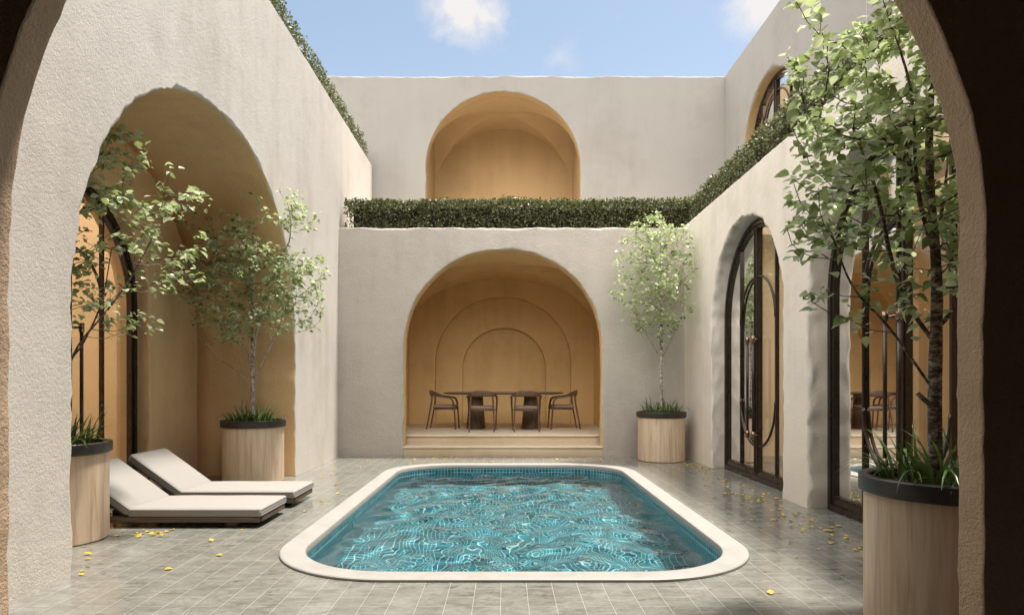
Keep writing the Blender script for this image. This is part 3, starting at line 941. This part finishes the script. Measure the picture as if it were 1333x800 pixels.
hedge('straight clipped dark hedge on top of the low back wall above the alcove', -2.80, 3.35, 11.50, 11.98, 3.90, 4.47, 26000, 3, .042)
hedge('long clipped hedge rising along the top of the right wall', 3.17, 3.62, 3.1, 11.60, 3.90, 4.44, 30000, 4, .04)
hedge('clipped hedge along the top edge of the tall left wall against the sky', -3.40, -2.95, 3.2, 14.1, 5.94, 6.36, 24000, 5, .036)

# ------------------------------------------------------------------ loungers
def lounger(loc, label):
    """local: foot end at x=0, head towards -x, y across"""
    root = empty('sun_lounger', loc, label, 'lounger', 'low sun loungers beside the pool')
    W = .35; hx = -1.19; A = R(36)
    f = MB()
    f.bevbox(-1.86, -.02, -W+.005, -W+.045, .05, .098, .004, 2)
    f.bevbox(-1.86, -.02, W-.045, W-.005, .05, .098, .004, 2)
    f.bevbox(-.055, -.006, -W+.047, W-.047, .051, .097, .004, 2)
    f.bevbox(-1.86, -1.82, -W+.047, W-.047, .051, .097, .004, 2)
    for k in range(12):
        x = -1.12+k*.09
        f.bevbox(x, x+.07, -W+.047, W-.047, .078, .0965, .003, 1)
    f.build('base_frame', M['slat_wood'], root)
    for sx in (-1.62, -.28):
        for sy in (-1, 1):
            l = MB(); l.bevbox(sx-.05, sx+.05, sy*.27-.03, sy*.27+.03, 0.0, .051, .004, 1); l.build('leg', M['slat_wood'], root)
    def cushion(L_, name, T=.075):
        nx, ny = 24, 14; bm = bmesh.new()
        bmesh.ops.create_cube(bm, size=1)
        for v in bm.verts: v.co = Vector((v.co.x*L_, v.co.y*2*W, v.co.z*T))
        bmesh.ops.bevel(bm, geom=bm.edges[:], offset=.024, segments=4, affect='EDGES', profile=.55)
        bmesh.ops.subdivide_edges(bm, edges=[e for e in bm.edges if e.calc_length() > .2], cuts=8, use_grid_fill=True)
        for v in bm.verts:
            x, y = v.co.x/(L_/2), v.co.y/W
            if v.co.z > 0: v.co.z += .010*(1-x**4)*(1-y**4)+.003*n3(v.co.x*5, v.co.y*5, L_)
        for fc in bm.faces: fc.smooth = True
        me = bpy.data.meshes.new(name); bm.to_mesh(me); bm.free()
        o = link(name, me, M['cushion'], root)
        # welt cord round the top and bottom edge
        for sz in (1, -1):
            c = MB(); P = []
            rr_ = .03
            for (cx, cy, a0) in ((L_/2-rr_, W-rr_, 0), (-L_/2+rr_, W-rr_, 90), (-L_/2+rr_, -W+rr_, 180), (L_/2-rr_, -W+rr_, 270)):
                for k in range(5):
                    a = R(a0+90*k/4); P.append((cx+(rr_-.002)*math.cos(a), cy+(rr_-.002)*math.sin(a), sz*(T/2-.012)))
            c.tube(P+[P[0]], .0045, 6, cap=False); c.build('piping', M['cushion'], o)
        return o
    s = cushion(1.185, 'seat_cushion'); s.location = (hx+1.185/2+.004, 0, .098+.0375)
    b = cushion(.66, 'back_cushion')
    d = Vector((-math.cos(A), 0, math.sin(A))); n = Vector((math.sin(A), 0, math.cos(A)))
    hinge = Vector((hx, 0, .10))
    c = hinge+d*.335+n*.040
    b.rotation_euler = (0, A, 0); b.location = c
    p = MB(); p.bevbox(-.325, .325, -W+.03, W-.03, -.012, .012, .004, 1)
    po = p.build('backrest_panel', M['slat_wood'], root); po.rotation_euler = (0, A, 0); po.location = hinge+d*.335-n*.012
    for sy in (-1, 1):
        q = MB(); t = hinge+d*.42-n*.025
        q.tube([(t.x, sy*.22, t.z), (t.x-.10, sy*.22, .085)], .012, 8); q.build('strut', M['slat_wood'], root)
    return root
lounger((-2.165, 6.20, 0), 'cream cushioned lounger nearer the camera, head end behind the planter')
lounger((-2.165, 7.13, 0), 'cream cushioned lounger farther from the camera with its raised back in full view')

# ------------------------------------------------------------------ dining table and chairs
tbx = empty('dining_table', (-.04, 13.42, PZ), 'long oval dark wood dining table on two fluted pedestals in the alcove', 'table')
t = MB(); n = 72; prof = [(.0, .70), (.93, .70), (.985, .716), (1.0, .724), (1.0, .731), (.994, .736), (0, .736)]
vs = []
def sup(a, ax, ay, e=2.8):
    c, s_ = math.cos(a), math.sin(a)
    return ax*math.copysign(abs(c)**(2/e), c), ay*math.copysign(abs(s_)**(2/e), s_)
for (k, z) in prof:
    for j in range(n):
        x, y = sup(2*PI*j/n, 1.22*k if k else .001, .50*k if k else .001); vs.append((x, y, z))
fs = [(i*n+j, i*n+(j+1) % n, (i+1)*n+(j+1) % n, (i+1)*n+j) for i in range(len(prof)-1) for j in range(n)]
t.add(vs, fs, 0, True); to = t.build('tabletop', M['walnut'], tbx); sharpen(to, 40)
for sx in (-.56, .56):
    p = MB(); nn = 96; vs = []
    for (r, z) in ((.195, .0), (.192, .02), (.165, .35), (.145, .60), (.15, .702)):
        for j in range(nn):
            a = 2*PI*j/nn; q = r*(1+.030*abs(math.sin(a*16))-.02); vs.append((sx+q*math.cos(a), q*math.sin(a), z))
    fs = [(i*nn+j, i*nn+(j+1) % nn, (i+1)*nn+(j+1) % nn, (i+1)*nn+j) for i in range(4) for j in range(nn)]
    p.add(vs, fs, 0, True); p.build('pedestal', M['walnut'], tbx)

def make_chair(loc, rz, label):
    root = empty('dining_chair', loc, label, 'chair', 'wooden armchairs round the dining table', rz)
    s = MB(); s.bevbox(-.235, .235, -.215, .245, .425, .485, .028, 4); s.build('seat', M['seat'], root)
    a = MB(); a.bevbox(-.215, .215, -.20, .225, .392, .424, .006, 1); a.build('seat_frame', M['walnut'], root)
    b = MB()
    path = smooth_path([(-.275, .13, .630), (-.292, .02, .645), (-.285, -.12, .668), (-.215, -.235, .705), (-.11, -.282, .722), (0, -.295, .727)], 6)
    path += [Vector((-p.x, p.y, p.z)) for p in reversed(path[:-1])]
    m = len(path); rd = []
    for i in range(m):
        c = 1-abs(2*i/(m-1)-1)
        e = max(0, min(1, (c-.35)/.5)); e = e*e*(3-2*e)
        rd.append((.014+.002*e, .015+.044*e))
    b.tube(path, rd, 12, up=(0, -.18, 1)); b.build('back_rail', M['walnut'], root)
    for sx in (-1, 1):
        l = MB()
        l.tube(smooth_path([(sx*.255, .255, 0), (sx*.268, .235, .30), (sx*.278, .215, .50), (sx*.281, .185, .595), (sx*.278, .125, .632)], 6),
               [.0135+.005*min(1, i/12) for i in range(25)], 10); l.build('leg', M['walnut'], root)
        l = MB()
        l.tube(smooth_path([(sx*.235, -.335, 0), (sx*.228, -.275, .32), (sx*.215, -.235, .55), (sx*.205, -.236, .70)], 6),
               [.0125+.006*min(1, i/10) for i in range(19)], 10); l.build('leg', M['walnut'], root)
        q = MB(); q.tube([(sx*.215, -.12, .405), (sx*.262, .232, .405)], .012, 8); q.build('stretcher', M['walnut'], root)
    return root
ch = make_chair((-.45, 12.80, PZ), 0.0, 'wooden armchair seen from behind, left one on the near side of the table')
for loc, rz, lab in (((.40, 12.80, PZ), 0.0, 'wooden armchair seen from behind, right one on the near side of the table'),
                     ((-1.23, 13.42, PZ), -PI/2-.06, 'wooden armchair in profile at the left end of the table'),
                     ((1.15, 13.42, PZ), PI/2+.06, 'wooden armchair in profile at the right end of the table')):
    c = copy_tree(ch); c.location = loc; c.rotation_euler.z = rz; c['label'] = lab

# ------------------------------------------------------------------ fallen leaves
rg = random.Random(8)
protos = []
for k in range(4):
    mb = MB(); leaf_into(mb, Vector((0, 0, .004)), Vector((1, 0, .02)), Vector((0, 0, 1)), .062, .05, -.18+.1*k)
    protos.append(mb)
first = [None]*4
def fallen(x, y, lab, grp, s=1.0):
    k = rg.randrange(4)
    if first[k] is None:
        o = protos[k].build('fallen_leaf', M['fallen']); first[k] = o
    else:
        o = first[k].copy(); COL.objects.link(o)
    o.location = (x, y, .003); sc = s*rg.uniform(.7, 1.25)
    o.scale = (sc, sc, sc); o.rotation_euler = (rg.uniform(-.12, .12), rg.uniform(-.12, .05), rg.uniform(0, 6.28))
    props(o, lab, 'leaf', grp)
lr = 'small yellow fallen leaf lying on the paving along the right wall'
for _ in range(150):
    c = rg.choice([5.0, 5.5, 6.1, 6.5, 7.2, 7.6, 8.3, 8.9, 9.5, 10.1, 10.4])
    y = min(10.75, max(4.7, rg.gauss(c, .22)))
    x = min(3.03, 3.02-abs(rg.gauss(0, .26)) if y > 7 else 2.98-abs(rg.gauss(.12, .28)))
    if (x-2.57)**2+(y-10.9)**2 < .19: continue
    fallen(x, y, lr, 'yellow leaves along the right wall', .8)
for _ in range(22):
    x = rg.gauss(-3.0, .10); y = rg.gauss(5.66, .10)
    if (x+3.69)**2+(y-5.42)**2 < .17: continue
    fallen(x, y, 'orange yellow leaf on the paving between left planter and nearer lounger', 'leaves beside the left planter', .72)
for (x, y) in ((-2.94, 4.62), (-2.83, 4.42), (-3.02, 4.82), (-3.1, 4.95), (-2.9, 4.5)):
    fallen(x, y, 'orange yellow leaf lying at the foot of the left wall edge', 'leaves at the left wall foot', .78)
for (x, y) in ((-2.35, 4.55), (-2.11, 4.92), (-2.37, 5.35), (-2.30, 5.75), (1.62, 4.02)):
    fallen(x, y, 'single yellow leaf lying alone on open paving', 'lone leaves on the paving', .75)
for _ in range(22):
    fallen(rg.uniform(-2.6, 2.0), rg.uniform(10.55, 11.3), 'tiny yellow leaf on the paving beyond the far end of the pool', 'leaves beyond the pool')
for (x, y) in ((-2.0, 7.1), (-1.95, 7.6), (-2.1, 8.3), (-2.4, 9.2), (-2.2, 9.9), (-2.5, 8.9), (-1.98, 6.6)):
    fallen(x, y, 'yellow leaf on the paving between the loungers and the pool', 'leaves near the loungers')

# ------------------------------------------------------------------ light, sky, camera
sun_dir = Vector((.25, .06, 1)).normalized()          # towards the sun
el = math.asin(sun_dir.z); az = math.atan2(sun_dir.x, sun_dir.y)
ld = bpy.data.lights.new('sun', 'SUN'); ld.energy = 3.4; ld.angle = R(6); ld.color = (1.0, .93, .83)
ld.cycles.is_caustics_light = True
lo = bpy.data.objects.new('sun', ld); COL.objects.link(lo)
lo.rotation_euler = (-sun_dir).to_track_quat('-Z', 'Y').to_euler()
lo.location = (6, 5, 20)

w = bpy.data.worlds.new('World'); S.world = w; w.use_nodes = True
nt = w.node_tree; nt.nodes.clear()
def wn(t, **kw):
    nd = nt.nodes.new('ShaderNode'+t)
    for k, v in kw.items(): setattr(nd, k, v)
    return nd
out = wn('OutputWorld'); bg = wn('Background'); sky = wn('TexSky')
sky.sky_type = 'NISHITA'; sky.sun_disc = False; sky.sun_elevation = el; sky.sun_rotation = az
sky.air_density = 1.0; sky.dust_density = 1.0; sky.ozone_density = 1.0
bg.inputs['Strength'].default_value = .15
tc = wn('TexCoord')
def vmath(op, a, b=None):
    nd = wn('VectorMath', operation=op)
    for i, q in enumerate((a, b)):
        if q is None: continue
        if isinstance(q, bpy.types.NodeSocket): nt.links.new(q, nd.inputs[i])
        else: nd.inputs[i].default_value = q
    return nd
def fm(op, a, b=0.0, clamp=False):
    nd = wn('Math', operation=op, use_clamp=clamp)
    for i, q in enumerate((a, b)):
        if isinstance(q, bpy.types.NodeSocket): nt.links.new(q, nd.inputs[i])
        else: nd.inputs[i].default_value = q
    return nd.outputs[0]
gen = tc.outputs['Generated']
nz = wn('TexNoise'); nt.links.new(gen, nz.inputs['Vector']); nz.inputs['Scale'].default_value = 17; nz.inputs['Detail'].default_value = 8; nz.inputs['Roughness'].default_value = .62
total = None
for (dx, dz, rad, amt) in ((-.065, .565, .075, .95), (-.03, .552, .055, .85), (-.085, .532, .045, .7), (.40, .59, .085, 1.0), (.082, .49, .04, .36), (.17, .54, .03, .36)):
    d = Vector((dx, 1, dz)).normalized()
    ds = vmath('DISTANCE', gen, tuple(d)).outputs['Value']
    m = fm('SUBTRACT', 1.0, fm('DIVIDE', ds, rad), True)
    m = fm('MULTIPLY', m, amt)
    total = m if total is None else fm('MAXIMUM', total, m)
cl = fm('MULTIPLY', fm('SUBTRACT', fm('ADD', total, fm('MULTIPLY', nz.outputs['Fac'], 2.1)), 1.28), fm('MULTIPLY', total, 2.6), True)
cl = fm('MULTIPLY', cl, .95, True)
haze = wn('Mix', data_type='RGBA', blend_type='MULTIPLY'); haze.inputs[0].default_value = 1
nt.links.new(sky.outputs[0], haze.inputs[6]); haze.inputs[7].default_value = (.78, .68, .56, 1)
mixc = wn('Mix', data_type='RGBA')
nt.links.new(cl, mixc.inputs[0]); nt.links.new(haze.outputs[2], mixc.inputs[6]); mixc.inputs[7].default_value = (2.6, 2.5, 2.45, 1)
# added fill light: bright cloud patches, out of view behind and above the camera
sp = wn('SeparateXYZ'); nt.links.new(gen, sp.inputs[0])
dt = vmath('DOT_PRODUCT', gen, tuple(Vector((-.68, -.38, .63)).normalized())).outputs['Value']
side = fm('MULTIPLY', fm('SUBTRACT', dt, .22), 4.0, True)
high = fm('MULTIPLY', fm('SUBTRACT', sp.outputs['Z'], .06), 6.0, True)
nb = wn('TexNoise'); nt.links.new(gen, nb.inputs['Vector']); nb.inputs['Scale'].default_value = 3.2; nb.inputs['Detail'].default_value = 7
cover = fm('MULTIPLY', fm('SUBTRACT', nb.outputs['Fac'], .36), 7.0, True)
fill_cloud = fm('MULTIPLY', fm('MULTIPLY', side, high), cover)
mixb = wn('Mix', data_type='RGBA'); nt.links.new(fill_cloud, mixb.inputs[0]); nt.links.new(mixc.outputs[2], mixb.inputs[6]); mixb.inputs[7].default_value = (10.2, 9.85, 9.4, 1)
dlow = vmath('DOT_PRODUCT', gen, tuple(Vector((-.05, -.93, .36)).normalized())).outputs['Value']  # second added glow, low behind the camera, to brighten the alcove
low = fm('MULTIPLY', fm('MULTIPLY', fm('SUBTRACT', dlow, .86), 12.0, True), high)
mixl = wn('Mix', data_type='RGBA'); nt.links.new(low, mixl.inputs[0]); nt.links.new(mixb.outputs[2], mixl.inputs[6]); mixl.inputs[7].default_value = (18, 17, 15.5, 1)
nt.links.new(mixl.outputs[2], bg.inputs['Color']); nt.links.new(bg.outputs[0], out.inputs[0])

cd = bpy.data.cameras.new('camera'); cam = bpy.data.objects.new('camera', cd); COL.objects.link(cam)
cam.location = (0, 0, 1.3); cam.rotation_euler = (R(90), 0, 0)
cd.sensor_width = 36; cd.lens = 36*860/1333
cd.shift_x = 8.5/1333; cd.shift_y = 96/1333
cd.clip_start = .05; cd.clip_end = 500
S.camera = cam

S.view_settings.view_transform = 'Standard'; S.view_settings.look = 'None'
S.view_settings.exposure = 1.26; S.view_settings.gamma = 1
S.render.engine = 'CYCLES'
cy = S.cycles
cy.max_bounces = 12; cy.diffuse_bounces = 7; cy.glossy_bounces = 5; cy.transmission_bounces = 8; cy.transparent_max_bounces = 16
cy.caustics_reflective = False; cy.caustics_refractive = True; cy.blur_glossy = .5
cy.sample_clamp_indirect = 6.0
cy.use_denoising = True
try:
    cy.denoiser = 'OPENIMAGEDENOISE'; cy.denoising_input_passes = 'RGB_ALBEDO_NORMAL'; cy.denoising_prefilter = 'ACCURATE'
except Exception: pass
